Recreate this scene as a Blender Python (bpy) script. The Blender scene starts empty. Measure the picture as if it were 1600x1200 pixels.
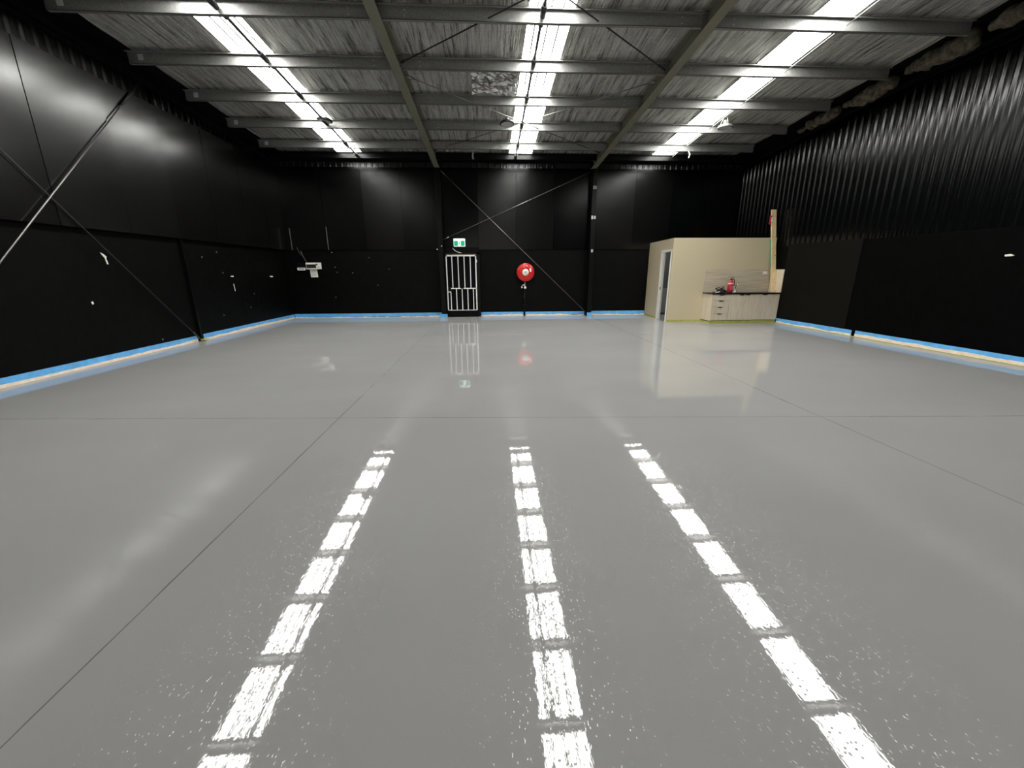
import bpy, bmesh, math, random
from mathutils import Vector, Matrix, Euler
random.seed(7)
S = bpy.context.scene
COL = S.collection

# ---------------------------------------------------------------- camera, world, exposure
cd = bpy.data.cameras.new('camera')
cam = bpy.data.objects.new('camera', cd); COL.objects.link(cam)
F_PX, PITCH, YAW, ROLL = 624.5, math.radians(15.661), math.radians(3.10), math.radians(-0.324)
cd.sensor_fit = 'HORIZONTAL'; cd.sensor_width = 36.0; cd.lens = F_PX * 36.0 / 1600.0
cd.clip_start = 0.05; cd.clip_end = 200
fw = Vector((math.sin(YAW)*math.cos(PITCH), math.cos(YAW)*math.cos(PITCH), -math.sin(PITCH)))
rt = Vector((math.cos(YAW), -math.sin(YAW), 0)); up = rt.cross(fw)
r2 = rt*math.cos(ROLL) + up*math.sin(ROLL); u2 = up*math.cos(ROLL) - rt*math.sin(ROLL)
m = Matrix((( r2.x, u2.x, -fw.x), (r2.y, u2.y, -fw.y), (r2.z, u2.z, -fw.z)))
cam.matrix_world = Matrix.Translation((0, 0, 1.6)) @ m.to_4x4()
S.camera = cam
W = bpy.data.worlds.new('world'); S.world = W; W.use_nodes = True
W.node_tree.nodes['Background'].inputs[0].default_value = (1.0, 0.97, 0.92, 1)
W.node_tree.nodes['Background'].inputs[1].default_value = 0.4
S.view_settings.view_transform = 'Standard'; S.view_settings.look = 'None'
S.view_settings.gamma = 1; S.view_settings.use_curve_mapping = False
S.view_settings.exposure = 0.0
SKY_STRENGTH = 23.0
S.cycles.use_denoising = True; S.cycles.use_light_tree = True; S.cycles.light_sampling_threshold = 0.0; S.cycles.adaptive_threshold = 0.005
S.cycles.sample_clamp_indirect = 8.0
S.cycles.max_bounces = 8; S.cycles.diffuse_bounces = 5; S.cycles.glossy_bounces = 5

# ---------------------------------------------------------------- dimensions (metres)
XL, XR, YB, YF = -7.16, 9.07, 15.25, -3.4      # inner faces of left, right, back, front walls
SL = 0.0547                                     # roof fall towards the back wall
def zpurl(y): return 5.8415 - SL*y              # underside of the purlins
def zfoil(y): return zpurl(y) + 0.21            # underside of the insulation foil
RX = (-1.67, 3.64)                              # the two rafters
PUR = [7.662 + 1.42*k for k in range(-3, 5)]    # purlin rows
EAVE = 14.33
SKY_Y0 = 0.2                                    # skylight sheets cut short here, out of view, to dim the near floor
SKY = ((-4.69, -3.93), (0.72, 1.46), (5.41, 6.10))

# ---------------------------------------------------------------- mesh helpers
class MB:
    def __init__(s): s.v = []; s.f = []; s.smooth = set()
    def add(s, vs, fs, smooth=False):
        o = len(s.v); s.v += [tuple(v) for v in vs]
        for f in fs:
            if smooth: s.smooth.add(len(s.f))
            s.f.append([i+o for i in f])
        return s
    def box(s, x0, x1, y0, y1, z0, z1, mp=None):
        vs = [(x, y, z) for z in (z0, z1) for y in (y0, y1) for x in (x0, x1)]
        if mp: vs = [mp(*v) for v in vs]
        return s.add(vs, [(0,2,3,1),(4,5,7,6),(0,1,5,4),(2,6,7,3),(0,4,6,2),(1,3,7,5)])
    def bar(s, a, b, w, h, side=None):
        a = Vector(a); b = Vector(b); d = (b-a).normalized()
        q = Vector(side) if side else (Vector((0,0,1)) if abs(d.z) < .9 else Vector((1,0,0)))
        x = d.cross(q).normalized(); y = x.cross(d).normalized()
        vs = [p + x*sx*w/2 + y*sy*h/2 for p in (a, b) for sy in (-1,1) for sx in (-1,1)]
        return s.add(vs, [(0,1,3,2),(4,6,7,5),(0,4,5,1),(2,3,7,6),(0,2,6,4),(1,5,7,3)])
    def tube(s, pts, r, n=10, caps=True):
        pts = [Vector(p) for p in pts]; k = len(pts)
        rs = r if isinstance(r, (list, tuple)) else [r]*k
        d0 = (pts[1]-pts[0]).normalized()
        q = Vector((0,0,1)) if abs(d0.z) < .9 else Vector((1,0,0))
        x = d0.cross(q).normalized(); rings = []
        for i, p in enumerate(pts):
            d = ((pts[min(i+1,k-1)]-p).normalized() + (p-pts[max(i-1,0)]).normalized()).normalized()
            x = (x - d*x.dot(d)).normalized(); y = d.cross(x)
            rings += [p + (x*math.cos(2*math.pi*j/n) + y*math.sin(2*math.pi*j/n))*rs[i] for j in range(n)]
        fs = [(i*n+j, i*n+(j+1)%n, (i+1)*n+(j+1)%n, (i+1)*n+j) for i in range(k-1) for j in range(n)]
        o = len(s.v); s.add(rings, fs, True)
        if caps: s.f.append([o+j for j in range(n)][::-1]); s.f.append([o+(k-1)*n+j for j in range(n)])
        return s
    def lathe(s, prof, c, axis='z', n=32):           # prof: (radius, height) along axis
        c = Vector(c); vs = []
        for r, h in prof:
            for j in range(n):
                a = 2*math.pi*j/n; p = (r*math.cos(a), r*math.sin(a), h)
                if axis == '-y': p = (p[0], -p[2], p[1])
                vs.append(c + Vector(p))
        k = len(prof)
        s.add(vs, [(i*n+j, i*n+(j+1)%n, (i+1)*n+(j+1)%n, (i+1)*n+j) for i in range(k-1) for j in range(n)], True)
        o = len(s.v) - k*n
        s.f.append([o+j for j in range(n)][::-1]); s.f.append([o+(k-1)*n+j for j in range(n)])
        return s
    def prism(s, poly, a, b, mp):                    # poly of (p, q), extruded from a to b; mp(p, q, t) -> xyz
        n = len(poly)
        vs = [mp(p, q, a) for p, q in poly] + [mp(p, q, b) for p, q in poly]
        return s.add(vs, [tuple(range(n))[::-1], tuple(range(n, 2*n))] + [(i, (i+1)%n, n+(i+1)%n, n+i) for i in range(n)])
    def build(s, name, mat, parent=None, loc=None, bevel=0, smooth_all=False):
        me = bpy.data.meshes.new(name)
        off = Vector(loc) if loc is not None else Vector((0,0,0))
        if parent is not None and loc is None: off = parent_loc(parent)
        me.from_pydata([tuple(Vector(v)-off) for v in s.v], [], s.f)
        bm = bmesh.new(); bm.from_mesh(me); bmesh.ops.recalc_face_normals(bm, faces=bm.faces); bm.to_mesh(me); bm.free()
        for i, p in enumerate(me.polygons): p.use_smooth = smooth_all or i in s.smooth
        me.materials.append(mat)
        o = bpy.data.objects.new(name, me); COL.objects.link(o)
        if parent is not None: o.parent = parent; o.location = off - parent_loc(parent)
        else: o.location = off
        if bevel:
            b = o.modifiers.new('bevel', 'BEVEL'); b.width = bevel; b.segments = 2; b.limit_method = 'ANGLE'
        return o
def parent_loc(o):
    v = Vector(o.location)
    while o.parent is not None: o = o.parent; v += Vector(o.location)
    return v
def tag(o, label, cat, group=None, kind='thing'):
    o['label'] = label; o['category'] = cat; o['kind'] = kind
    if group: o['group'] = group
    return o
def thing(name, loc, label, cat, group=None):
    o = bpy.data.objects.new(name, None); COL.objects.link(o); o.location = loc; o.empty_display_size = .1
    return tag(o, label, cat, group)
def struct(o): o['kind'] = 'structure'; return o

# ---------------------------------------------------------------- materials
def pbr(name, col, rough=.5, metal=0.0, spec=.5, emit=None):
    mt = bpy.data.materials.new(name); mt.use_nodes = True
    b = mt.node_tree.nodes['Principled BSDF']
    b.inputs['Base Color'].default_value = (*col, 1); b.inputs['Roughness'].default_value = rough
    b.inputs['Metallic'].default_value = metal; b.inputs['Specular IOR Level'].default_value = spec
    if emit: b.inputs['Emission Color'].default_value = (*emit[0], 1); b.inputs['Emission Strength'].default_value = emit[1]
    return mt
class G:
    """small node-graph writer for one material"""
    def __init__(s, mt):
        s.t = mt.node_tree; s.b = s.t.nodes['Principled BSDF']
    def n(s, kind, **kw):
        nd = s.t.nodes.new(kind)
        for k, v in kw.items():
            if k.startswith('i_'):
                key = k[2:]; key = int(key) if key.isdigit() else key.replace('_', ' ')
                if hasattr(v, 'is_output'): s.t.links.new(v, nd.inputs[key])
                else: nd.inputs[key].default_value = v
            else: setattr(nd, k, v)
        return nd
    def link(s, a, b): s.t.links.new(a, b)
    def math(s, op, a, b=None, c=None, clamp=False):
        nd = s.t.nodes.new('ShaderNodeMath'); nd.operation = op; nd.use_clamp = clamp
        for i, v in enumerate((a, b, c)):
            if v is None: continue
            if hasattr(v, 'is_output'): s.link(v, nd.inputs[i])
            else: nd.inputs[i].default_value = v
        return nd.outputs[0]
    def pos(s):
        return s.n('ShaderNodeNewGeometry').outputs['Position']
    def scaled(s, v, sc):
        nd = s.n('ShaderNodeVectorMath', operation='MULTIPLY'); s.link(v, nd.inputs[0]); nd.inputs[1].default_value = sc
        return nd.outputs[0]
    def noise(s, v, scale, detail=3, rough=.55):
        nd = s.n('ShaderNodeTexNoise'); s.link(v, nd.inputs['Vector'])
        nd.inputs['Scale'].default_value = scale; nd.inputs['Detail'].default_value = detail; nd.inputs['Roughness'].default_value = rough
        return nd.outputs['Fac']
    def ramp(s, f, stops):
        nd = s.n('ShaderNodeValToRGB'); s.link(f, nd.inputs[0]); e = nd.color_ramp.elements
        while len(e) < len(stops): e.new(.5)
        for el, (p, c) in zip(e, stops):
            el.position = p; el.color = (*c, 1) if len(c) == 3 else c
        return nd.outputs[0]
    def mix(s, f, a, b):
        nd = s.n('ShaderNodeMix', data_type='RGBA')
        for i, v in ((0, f), (6, a), (7, b)):
            if hasattr(v, 'is_output'): s.link(v, nd.inputs[i])
            else: nd.inputs[i].default_value = v if i == 0 else (*v, 1)
        return nd.outputs[2]
    def bump(s, h, dist, strength=1.0, prev=None):
        nd = s.n('ShaderNodeBump'); s.link(h, nd.inputs['Height']); nd.inputs['Distance'].default_value = dist
        nd.inputs['Strength'].default_value = strength
        if prev: s.link(prev, nd.inputs['Normal'])
        return nd.outputs[0]

def mat_floor():
    mt = pbr('grey_epoxy', (.17, .17, .17), .5, spec=.0); g = G(mt); p = g.pos()
    xyz = g.n('ShaderNodeSeparateXYZ'); g.link(p, xyz.inputs[0]); X, Y = xyz.outputs[0], xyz.outputs[1]
    wob = g.math('MULTIPLY', g.math('SUBTRACT', g.noise(p, 1.5, 4), .5), .02)
    # saw-cut joints of the slab
    d1 = g.math('ABSOLUTE', g.math('ADD', g.math('SUBTRACT', Y, 4.30), g.math('MULTIPLY', X, .0617)))
    d2 = g.math('ADD', g.math('ABSOLUTE', g.math('ADD', g.math('ADD', X, 1.745), wob)), g.math('MULTIPLY', g.math('GREATER_THAN', Y, 5.3), .0022))
    d3 = g.math('ABSOLUTE', g.math('ADD', g.math('SUBTRACT', X, 3.73), wob))
    d4 = g.math('ABSOLUTE', g.math('ADD', g.math('SUBTRACT', Y, 10.6), wob))
    d = g.math('MINIMUM', g.math('MINIMUM', d1, d2), g.math('MINIMUM', d3, g.math('MULTIPLY', d4, 3)))
    brk = g.math('MULTIPLY', g.noise(p, 3.0, 3), .0075)
    line = g.math('LESS_THAN', d, brk)
    tone = g.noise(g.scaled(p, (.5, .9, 1)), .8, 3)
    c = g.ramp(tone, [(.3, (.178, .177, .173)), (.7, (.195, .194, .190))])
    dust = g.math('GREATER_THAN', g.noise(p, 55, 2), .775)
    c = g.mix(g.math('MULTIPLY', dust, .35), c, (.5, .5, .48))
    c = g.mix(g.math('MULTIPLY', line, .75), c, (.05, .05, .05))
    g.link(c, g.b.inputs['Base Color'])
    # roller texture (orange peel) of the wet-look coating
    n1 = g.noise(g.scaled(p, (1.0, .45, 1)), 48, 2)
    n2 = g.noise(p, 7, 2)
    v = g.n('ShaderNodeTexVoronoi', feature='F1'); g.link(p, v.inputs['Vector']); v.inputs['Scale'].default_value = 62
    sel = g.n('ShaderNodeSeparateColor'); g.link(v.outputs['Color'], sel.inputs[0])
    dot = g.math('MULTIPLY', g.math('GREATER_THAN', sel.outputs[0], .62), g.math('SUBTRACT', 1.0, g.math('POWER', g.math('MULTIPLY', v.outputs['Distance'], 3.4), 2.0), clamp=True))
    b = g.bump(n1, .00011); b = g.bump(n2, .00008, prev=b); b = g.bump(dot, .00032, prev=b)
    b = g.bump(line, -.002, prev=b)
    g.link(b, g.b.inputs['Normal'])
    # clear wet-look coat over the grey body
    gl = g.n('ShaderNodeBsdfGlossy'); gl.inputs['Roughness'].default_value = .018; gl.inputs['Color'].default_value = (1, 1, 1, 1); g.link(b, gl.inputs['Normal'])
    fr = g.n('ShaderNodeFresnel'); fr.inputs['IOR'].default_value = 1.52
    fac = g.math('MINIMUM', fr.outputs[0], .36)
    g.link(g.n('ShaderNodeCombineColor', i_0=fac, i_1=fac, i_2=fac).outputs[0], gl.inputs['Color'])
    mx = g.n('ShaderNodeAddShader'); g.link(g.b.outputs[0], mx.inputs[0]); g.link(gl.outputs[0], mx.inputs[1])
    g.link(mx.outputs[0], g.t.nodes['Material Output'].inputs['Surface'])
    return mt
def mat_foil():
    mt = pbr('insulation_foil', (.62, .62, .60), .36, metal=.85); g = G(mt); p = g.pos()
    xyz = g.n('ShaderNodeSeparateXYZ'); g.link(p, xyz.inputs[0]); X, Y = xyz.outputs[0], xyz.outputs[1]
    st = g.noise(g.scaled(p, (1, .06, .06)), 12, 5, .75)
    wr = g.noise(p, 6, 5, .65)
    def grid(c, pitch, w):
        f = g.math('FRACT', g.math('DIVIDE', c, pitch)); return g.math('LESS_THAN', g.math('ABSOLUTE', g.math('SUBTRACT', f, .5)), w)
    wire = g.math('MAXIMUM', grid(X, .15, .03), g.math('MULTIPLY', grid(Y, .475, .007), .6))
    c = g.ramp(st, [(.36, (.22, .215, .20)), (.48, (.80, .79, .75)), (.62, (.99, .98, .94))])
    stain = g.noise(g.scaled(p, (1, .4, 1)), 1.3, 3)
    c = g.mix(g.math('MULTIPLY', g.math('GREATER_THAN', stain, .6), .25), c, (.42, .36, .30))
    c = g.mix(g.math('MULTIPLY', wire, .5), c, (.08, .08, .08))
    g.link(c, g.b.inputs['Base Color'])
    b = g.bump(st, .09); b = g.bump(wr, .04, prev=b); b = g.bump(wire, -.004, prev=b)
    g.link(b, g.b.inputs['Normal'])
    return mt
def mat_noisy(name, col, rough, metal=0, spec=.5, scale=8, amount=.3, bump=0, stretch=(1,1,1), rvar=0):
    mt = pbr(name, col, rough, metal, spec); g = G(mt); p = g.scaled(g.pos(), stretch); f = g.noise(p, scale, 4)
    lo = tuple(c*(1-amount) for c in col); hi = tuple(min(1, c*(1+amount)) for c in col)
    g.link(g.ramp(f, [(.3, lo), (.7, hi)]), g.b.inputs['Base Color'])
    if rvar:
        g.link(g.math('ADD', rough-rvar, g.math('MULTIPLY', g.noise(p, scale*.4, 3), 2*rvar)), g.b.inputs['Roughness'])
    if bump: g.link(g.bump(f, bump), g.b.inputs['Normal'])
    return mt
def mat_wood(name, c1, c2, axis):
    mt = pbr(name, c1, .45); g = G(mt)
    sc = {'z': (16, 16, 1.1), 'x': (1.1, 16, 20)}[axis]
    f = g.noise(g.scaled(g.pos(), sc), 1.6, 4, .6)
    g.link(g.ramp(f, [(.32, c1), (.68, c2)]), g.b.inputs['Base Color'])
    return mt
def mat_sheen(name, rough, col=(.0045, .0043, .004), spec=.5):
    mt = pbr(name, col, rough, spec=spec); g = G(mt); p = g.pos()
    f = g.noise(p, 1.4, 5, .6); f2 = g.noise(g.scaled(p, (1, 1, .25)), 9, 3)
    g.link(g.math('ADD', rough-.03, g.math('MULTIPLY', f, .06)), g.b.inputs['Roughness'])
    g.link(g.bump(f2, .0004, prev=g.bump(f, .0012)), g.b.inputs['Normal'])
    return mt
M = {}
M['floor'] = mat_floor(); M['foil'] = mat_foil()
M['sky'] = pbr('skylight_sheet', (.9, .9, .9), .4, emit=((1.0, 1.0, .965), SKY_STRENGTH))
M['sky'].cycles.emission_sampling = 'FRONT'
M['galv'] = mat_noisy('galvanised_steel', (.34, .34, .325), .45, metal=.6, scale=30, amount=.15)
M['rafter'] = mat_noisy('olive_grey_paint', (.215, .205, .150), .5, scale=5, amount=.08)
M['black_rough'] = mat_noisy('rough_black_paint', (.0013, .0013, .0012), .5, scale=6, amount=.6, bump=.006, spec=.10)
M['black_rough_right'] = mat_noisy('deep_black_paint', (.0006, .0007, .0007), .5, scale=6, amount=.6, bump=.006, spec=.05)
M['black_corr'] = mat_noisy('black_corrugated_steel', (.0010, .0012, .0015), .17, scale=4, amount=.3, spec=.40)
M['black_steel'] = mat_noisy('black_painted_steel', (.002, .002, .002), .3, scale=9, amount=.3, spec=.25)
M['black_matt'] = pbr('matt_black_paint', (.0025, .0025, .003), .7, spec=.1)
M['sheets'] = [mat_sheen('black_sheet_a', .20, (.002, .002, .002)), mat_sheen('black_sheet_b', .22, (.0035, .0033, .003)), mat_sheen('black_sheet_c', .17, (.001, .0012, .0013))]
M['sheets_left'] = [mat_sheen('black_sheet_d', .225, (.0018, .0017, .0015), 1.0), mat_sheen('black_sheet_e', .245, (.0026, .0025, .0021), 1.0)]
M['black_corr_top'] = mat_noisy('black_cladding_top', (.0015, .0016, .0018), .42, scale=4, amount=.3, spec=1.0)
M['brown_black'] = mat_noisy('brownish_black_sheet', (.0042, .0037, .0028), .6, scale=2, amount=.2, spec=.08)
M['rod'] = pbr('steel_rod', (.30, .29, .27), .35, metal=.8)
M['rod_dark'] = pbr('dark_rod', (.05, .05, .048), .4, metal=.5)
M['blue'] = mat_noisy('blue_masking_tape', (.12, .41, .78), .5, scale=7, amount=.15)
M['cream'] = mat_noisy('cream_filler', (.82, .69, .55), .6, scale=12, amount=.12)
M['yellow'] = mat_noisy('olive_yellow_tape', (.40, .40, .10), .5, scale=6, amount=.2)
M['beige'] = pbr('beige_wall_paint', (.53, .455, .305), .55)
M['white'] = pbr('white_gloss_paint', (.88, .87, .83), .35)
M['offwhite'] = pbr('off_white_plastic', (.85, .83, .75), .4)
M['paper'] = pbr('paper', (.88, .87, .80), .7)
M['ink'] = pbr('grey_ink', (.30, .30, .27), .7)
M['black_ink'] = pbr('black_ink', (.02, .02, .02), .6)
M['wood_v'] = mat_wood('vertical_grain_laminate', (.48, .415, .315), (.64, .56, .44), 'z')
M['wood_h'] = mat_wood('horizontal_grain_laminate', (.40, .34, .25), (.55, .47, .36), 'x')
M['wood_end'] = mat_wood('pale_end_laminate', (.54, .46, .34), (.68, .59, .45), 'z')
M['pine'] = mat_wood('pine_timber', (.64, .46, .23), (.82, .62, .36), 'z')
M['worktop'] = pbr('black_worktop', (.008, .008, .009), .25)
M['red'] = pbr('red_enamel', (.52, .012, .010), .3)
M['ext_red'] = pbr('extinguisher_red', (.36, .010, .022), .3)
M['pink'] = pbr('pale_red_band', (.75, .42, .40), .5)
M['green'] = pbr('exit_sign_green', (.0, .34, .16), .5, emit=((.0, .42, .19), .45))
M['sign_white'] = pbr('exit_sign_white', (.8, .85, .8), .5, emit=((.75, 1, .88), .7))
M['chrome'] = pbr('chrome', (.75, .75, .75), .15, metal=1)
M['glass_dark'] = pbr('smoked_window', (.03, .025, .02), .2)
M['lens'] = pbr('light_lens', (.62, .64, .62), .4)
M['black_rubber'] = pbr('black_rubber', (.012, .012, .013), .5)
M['batt'] = mat_noisy('yellowed_insulation', (.10, .085, .058), .9, scale=9, amount=.75, bump=.03)
M['teal'] = pbr('green_painted_strip', (.12, .30, .20), .5)
M['dado'] = pbr('grey_dado', (.17, .175, .165), .6)
M['dim_wall'] = pbr('shaded_inner_wall', (.055, .055, .05), .7)  # shade of the enclosed room put into the colour; its ceiling is left out
M['knot'] = pbr('dark_knot', (.10, .05, .02), .7)
M['chip_grey'] = pbr('small_scuffs', (.14, .135, .12), .8)
M['chip'] = pbr('exposed_white_plaster', (.75, .72, .62), .8)
M['rib'] = pbr('skylight_rib', (.35, .35, .33), .6)
M['rope'] = pbr('white_cord', (.62, .62, .56), .7)
M['drop'] = pbr('silver_foil_scrap', (.72, .72, .70), .25, metal=.9)

# ================================================================ SETTING
fl = MB().box(XL-.3, XR+.3, YF-.1, YB+.3, -.15, 0).build('floor', M['floor']); struct(fl)

# ceiling: insulation foil between the skylight strips, black-painted margins
def slab(mb, x0, x1, y0, y1, dz, t):
    f = lambda x, y, z: (x, y, zfoil(y) + dz + z)
    return mb.box(x0, x1, y0, y1, 0, t, f)
mb = MB()
for a, b in ((-6.48, SKY[0][0]), (SKY[0][1], SKY[1][0]), (SKY[1][1], SKY[2][0]), (SKY[2][1], 8.24)):
    n = 24                                                  # foil sags a little between the purlins
    ys = [YF + (14.9-YF)*i/(n*6) for i in range(n*6+1)]
    vs = []; fs = []
    k = max(2, int((b-a)/.16))
    for i, y in enumerate(ys):
        for j in range(k+1):
            x = a + (b-a)*j/k
            w = .012*math.sin(x*21+math.sin(y*1.7)*1.2) + random.uniform(-.006, .006)
            vs.append((x, y, zfoil(y) + .012 + w))
    for i in range(len(ys)-1):
        for j in range(k):
            q = i*(k+1)+j; fs.append((q, q+1, q+k+2, q+k+1))
    mb.add(vs, fs, True)
for a, b in SKY: slab(mb, a-.02, b+.02, YF, SKY_Y0, .0, .02)  # unseen foil closing the shortened strips, keeps light off the near floor
ceil = struct(mb.build('ceiling', M['foil']))
mb = MB()
for a, b in ((XL-.2, -6.48), (8.24, XR+.2)): slab(mb, a, b, YF-.1, YB+.2, .02, .04)
slab(mb, XL, XR, 14.9, YB+.2, .0, .04)
struct(mb.build('trim_1', M['black_matt']))
mb = MB()                                                    # roof sheeting above everything
for a, b in ((XL-.3, SKY[0][0]-.12), (SKY[0][1]+.12, SKY[1][0]-.12), (SKY[1][1]+.12, SKY[2][0]-.12), (SKY[2][1]+.12, XR+.3)):
    slab(mb, a, b, YF-.3, YB+.3, .12, .03)
struct(mb.build('roof', M['galv']))

def corrugated(mb, lo, hi, z0, z1f, mp, pitch=.2, depth=.028):
    """trapezoidal sheet running from lo to hi; mp(u, d, z)"""
    prof = []; u = lo
    while u < hi:
        for du, dd in ((0, 0), (.02, .09), (.045, .15), (.07, .15), (.095, .09), (.115, 0), (.124, .08), (.136, .9), (.146, 1), (.158, 1.05), (.170, 1), (.179, .9), (.191, .08)):
            if u+du < hi: prof.append((u+du, dd*depth))
        u += pitch
    vs = []
    for u, d in prof: vs += [mp(u, d, z0), mp(u, d, z1f(u))]
    mb.add(vs, [(2*i, 2*i+2, 2*i+3, 2*i+1) for i in range(len(prof)-1)], True)
    return mb

# back wall
wb = struct(MB().box(XL-.3, XR+.3, YB+.09, YB+.25, 0, 5.5).build('wall_back', M['black_matt']))
MB().box(XL-.1, XR+.1, YB, YB+.08, 0, 2.40).build('lower_lining', M['black_rough'], wb)
corrugated(MB(), XL-.1, XR+.1, 4.9, lambda u: 5.32, lambda u, d, z: (u, YB+.07-d, z)).build('corrugated_cladding', M['black_corr_top'], wb)
seams = [-7.13, -5.68, -4.30, -2.98, -1.67, -.35, 1.0, 2.35, 3.75, 5.24, 6.58, 7.85, 9.05]
rs = random.Random(3)
for i, (a, b) in enumerate(zip(seams, seams[1:])):
    t1, t2, tz = rs.uniform(0, .012), rs.uniform(0, .012), rs.uniform(0, .010)
    mp = lambda x, y, z: (x, y + (t1 if x < (a+b)/2 else t2) - (.03+tz if z > 4 else 0), z)
    MB().box(a+.004, b-.004, YB-.035, YB-.02, 2.38, 5.03, mp).build('lining_sheet', M['sheets'][[0,0,1,0,2,1,0,2,1,0,2,2][i]], wb)
# left wall
wl = struct(MB().box(XL-.30, XL-.12, YF-.1, YB+.3, 0, 6.4).build('wall_left', M['black_matt']))
MB().box(XL-.11, XL, YF, YB, 0, 2.40).build('lower_lining', M['black_rough'], wl)
corrugated(MB(), YF, YB, 4.8, lambda u: zfoil(u)+.05, lambda u, d, z: (XL-.09+d, u, z)).build('corrugated_cladding', M['black_corr_top'], wl)
sy = [-3.3, -1.95, -.60, .75, 2.1, 3.45, 4.8, 6.15, 7.5, 8.87, 10.19, 11.54, 12.9, 14.1, 15.2]
for i, (a, b) in enumerate(zip(sy, sy[1:])):
    t1, t2, tz = rs.uniform(0, .012), rs.uniform(0, .012), rs.uniform(0, .015)
    mp = lambda x, y, z: (x - (t1 if y < (a+b)/2 else t2) + (.035+tz if z > 4 else 0), y, z)
    MB().box(-7.075, -7.06, a+.006, b-.006, 2.385, 5.04, mp).build('lining_sheet', M['sheets_left'][[1,0,1,0,1,0,1,0,1,1,0,0,0,0][i]], wl)
# right wall
wr = struct(MB().box(XR+.12, XR+.30, YF-.1, YB+.3, 0, 6.4).build('wall_right', M['black_matt']))
MB().box(XR, XR+.1, YF, YB, 0, 2.31).build('lower_lining', M['black_rough_right'], wr)
corrugated(MB(), YF, YB, 2.2, lambda u: zfoil(u)+.05, lambda u, d, z: (XR+.075-d-(.045 if z > 3 else 0), u, z)).build('corrugated_cladding', M['black_corr'], wr)
MB().box(XR-.012, XR, 9.75, 12.26, .16, 2.34).build('lining_sheet', M['brown_black'], wr)
# unseen front wall; its roller-door bay is opened to add soft frontal light
mb = MB().box(XL-.3, -2.6, YF-.2, YF-.05, 0, 6.6).box(2.6, XR+.3, YF-.2, YF-.05, 0, 6.6).box(-2.6, 2.6, YF-.2, YF-.05, 4.2, 6.6)
struct(mb.build('wall_front', M['black_rough']))

# door opening in the back wall: black door leaf, frame and closer box
d1 = struct(MB().box(-1.60, -.36, YB-.05, YB+.01, 0.02, 2.33).build('door_1', M['black_matt']))
mb = MB()
mb.box(-1.62, -1.555, YB-.12, YB, 0, 2.28).box(-.425, -.33, YB-.12, YB, 0, 2.28).box(-1.62, -.33, YB-.12, YB, 2.22, 2.30)
mb.build('door_frame', M['black_steel'], d1)
MB().box(-1.58, -.34, YB-.12, YB-.03, 2.31, 2.455).build('head_box', M['black_matt'], d1)
MB().box(-1.55, -.43, YB-.16, YB-.04, 0.0, .21).build('threshold', M['black_matt'], d1)
MB().box(-1.54, -.43, YB-.15, YB-.05, 2.205, 2.222).build('weather_strip', pbr('brown_strip', (.22, .15, .09), .6), d1)

# ================================================================ KITCHENETTE ROOM
A0 = Vector((5.76, 12.85, 0)); B0 = Vector((5.94, 15.25, 0)); UD = (B0-A0).normalized(); VD = Vector((-UD.y, UD.x, 0))
def LF(u, v, z): p = A0 + UD*u + VD*v; return (p.x, p.y, z)        # on the doorway wall: u along it, v outward
HT = 2.59
mb = MB()
mb.box(0, .13, -.1, 0, 0, HT, LF); mb.box(.96, 2.40, -.1, 0, 0, HT, LF); mb.box(.13, .96, -.1, 0, 2.21, HT, LF)
mb.prism([(A0.x, 12.85), (XR, 12.85), (XR, 12.95), (A0.x+.01, 12.95)], 0, HT, lambda p, q, t: (p, q, t))
wp = struct(mb.build('wall_kitchenette', M['beige']))
MB().box(5.97, 9.0, 15.10, 15.2, 0.0, HT-.07).build('inner_wall', M['dim_wall'], wp)
MB().box(5.98, 9.0, 15.06, 15.099, 0.08, .98).build('dado_panel', M['dado'], wp)
dm = MB()
dm.box(.07, .13, 0, .018, 0, 2.27, LF); dm.box(.96, 1.03, 0, .018, 0, 2.27, LF); dm.box(.07, 1.03, 0, .018, 2.20, 2.27, LF)
dm.box(.13, .145, -.11, .012, 0, 2.205, LF); dm.box(.945, .96, -.11, .012, 0, 2.205, LF); dm.box(.13, .96, -.11, .012, 2.195, 2.21, LF)
d2 = struct(dm.build('door_2', M['white']))
MB().box(.925, .945, -.06, -.045, 0, 2.19, LF).build('door_stop', M['white'], d2)
MB().box(.938, .944, -.035, -.012, .98, 1.08, LF).build('strike_plate', M['black_steel'], d2)

# ================================================================ STEEL FRAME
def ibeam(mb, x, z0, z1, w, y0, y1, tf=.012, tw=.009):
    """I section along y; z0, z1 are functions of y"""
    for a, b, zz in ((x-w/2, x+w/2, 0), (x-w/2, x+w/2, 1)):
        f = (lambda X, Y, Z: (X, Y, z0(Y)+Z)) if zz == 0 else (lambda X, Y, Z: (X, Y, z1(Y)-tf+Z))
        mb.box(a, b, y0, y1, 0, tf, f)
    mb.box(x-tw/2, x+tw/2, y0, y1, 0, 1, lambda X, Y, Z: (X, Y, z0(Y)+.005 + (z1(Y)-z0(Y)-.01)*Z))
    return mb
bay_names = ('left', 'middle', 'right')
for i, x in enumerate(RX):
    t = thing('rafter', (x, 14.9, zpurl(14.9)-.05), ('left', 'right')[i] + ' olive grey steel rafter running down to the back wall', 'roof beam', 'main rafters')
    ibeam(MB(), x, lambda y: zpurl(y)-.05, lambda y: zfoil(y)-.005, .175, YF, 14.98).build('beam', M['rafter'], t)
    MB().box(x-.10, x+.10, 14.965, 14.985, zpurl(14.9)-.06, zfoil(14.9)).build('end_plate', M['black_steel'], t)
    for yy in PUR[2:]:
        for sg in (-1, 1):
            MB().box(x+sg*.03-.025, x+sg*.03+.025, yy+.026, yy+.034, zpurl(yy)+.0, zpurl(yy)+.17).build('web_cleat', M['rafter'], t)

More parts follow.
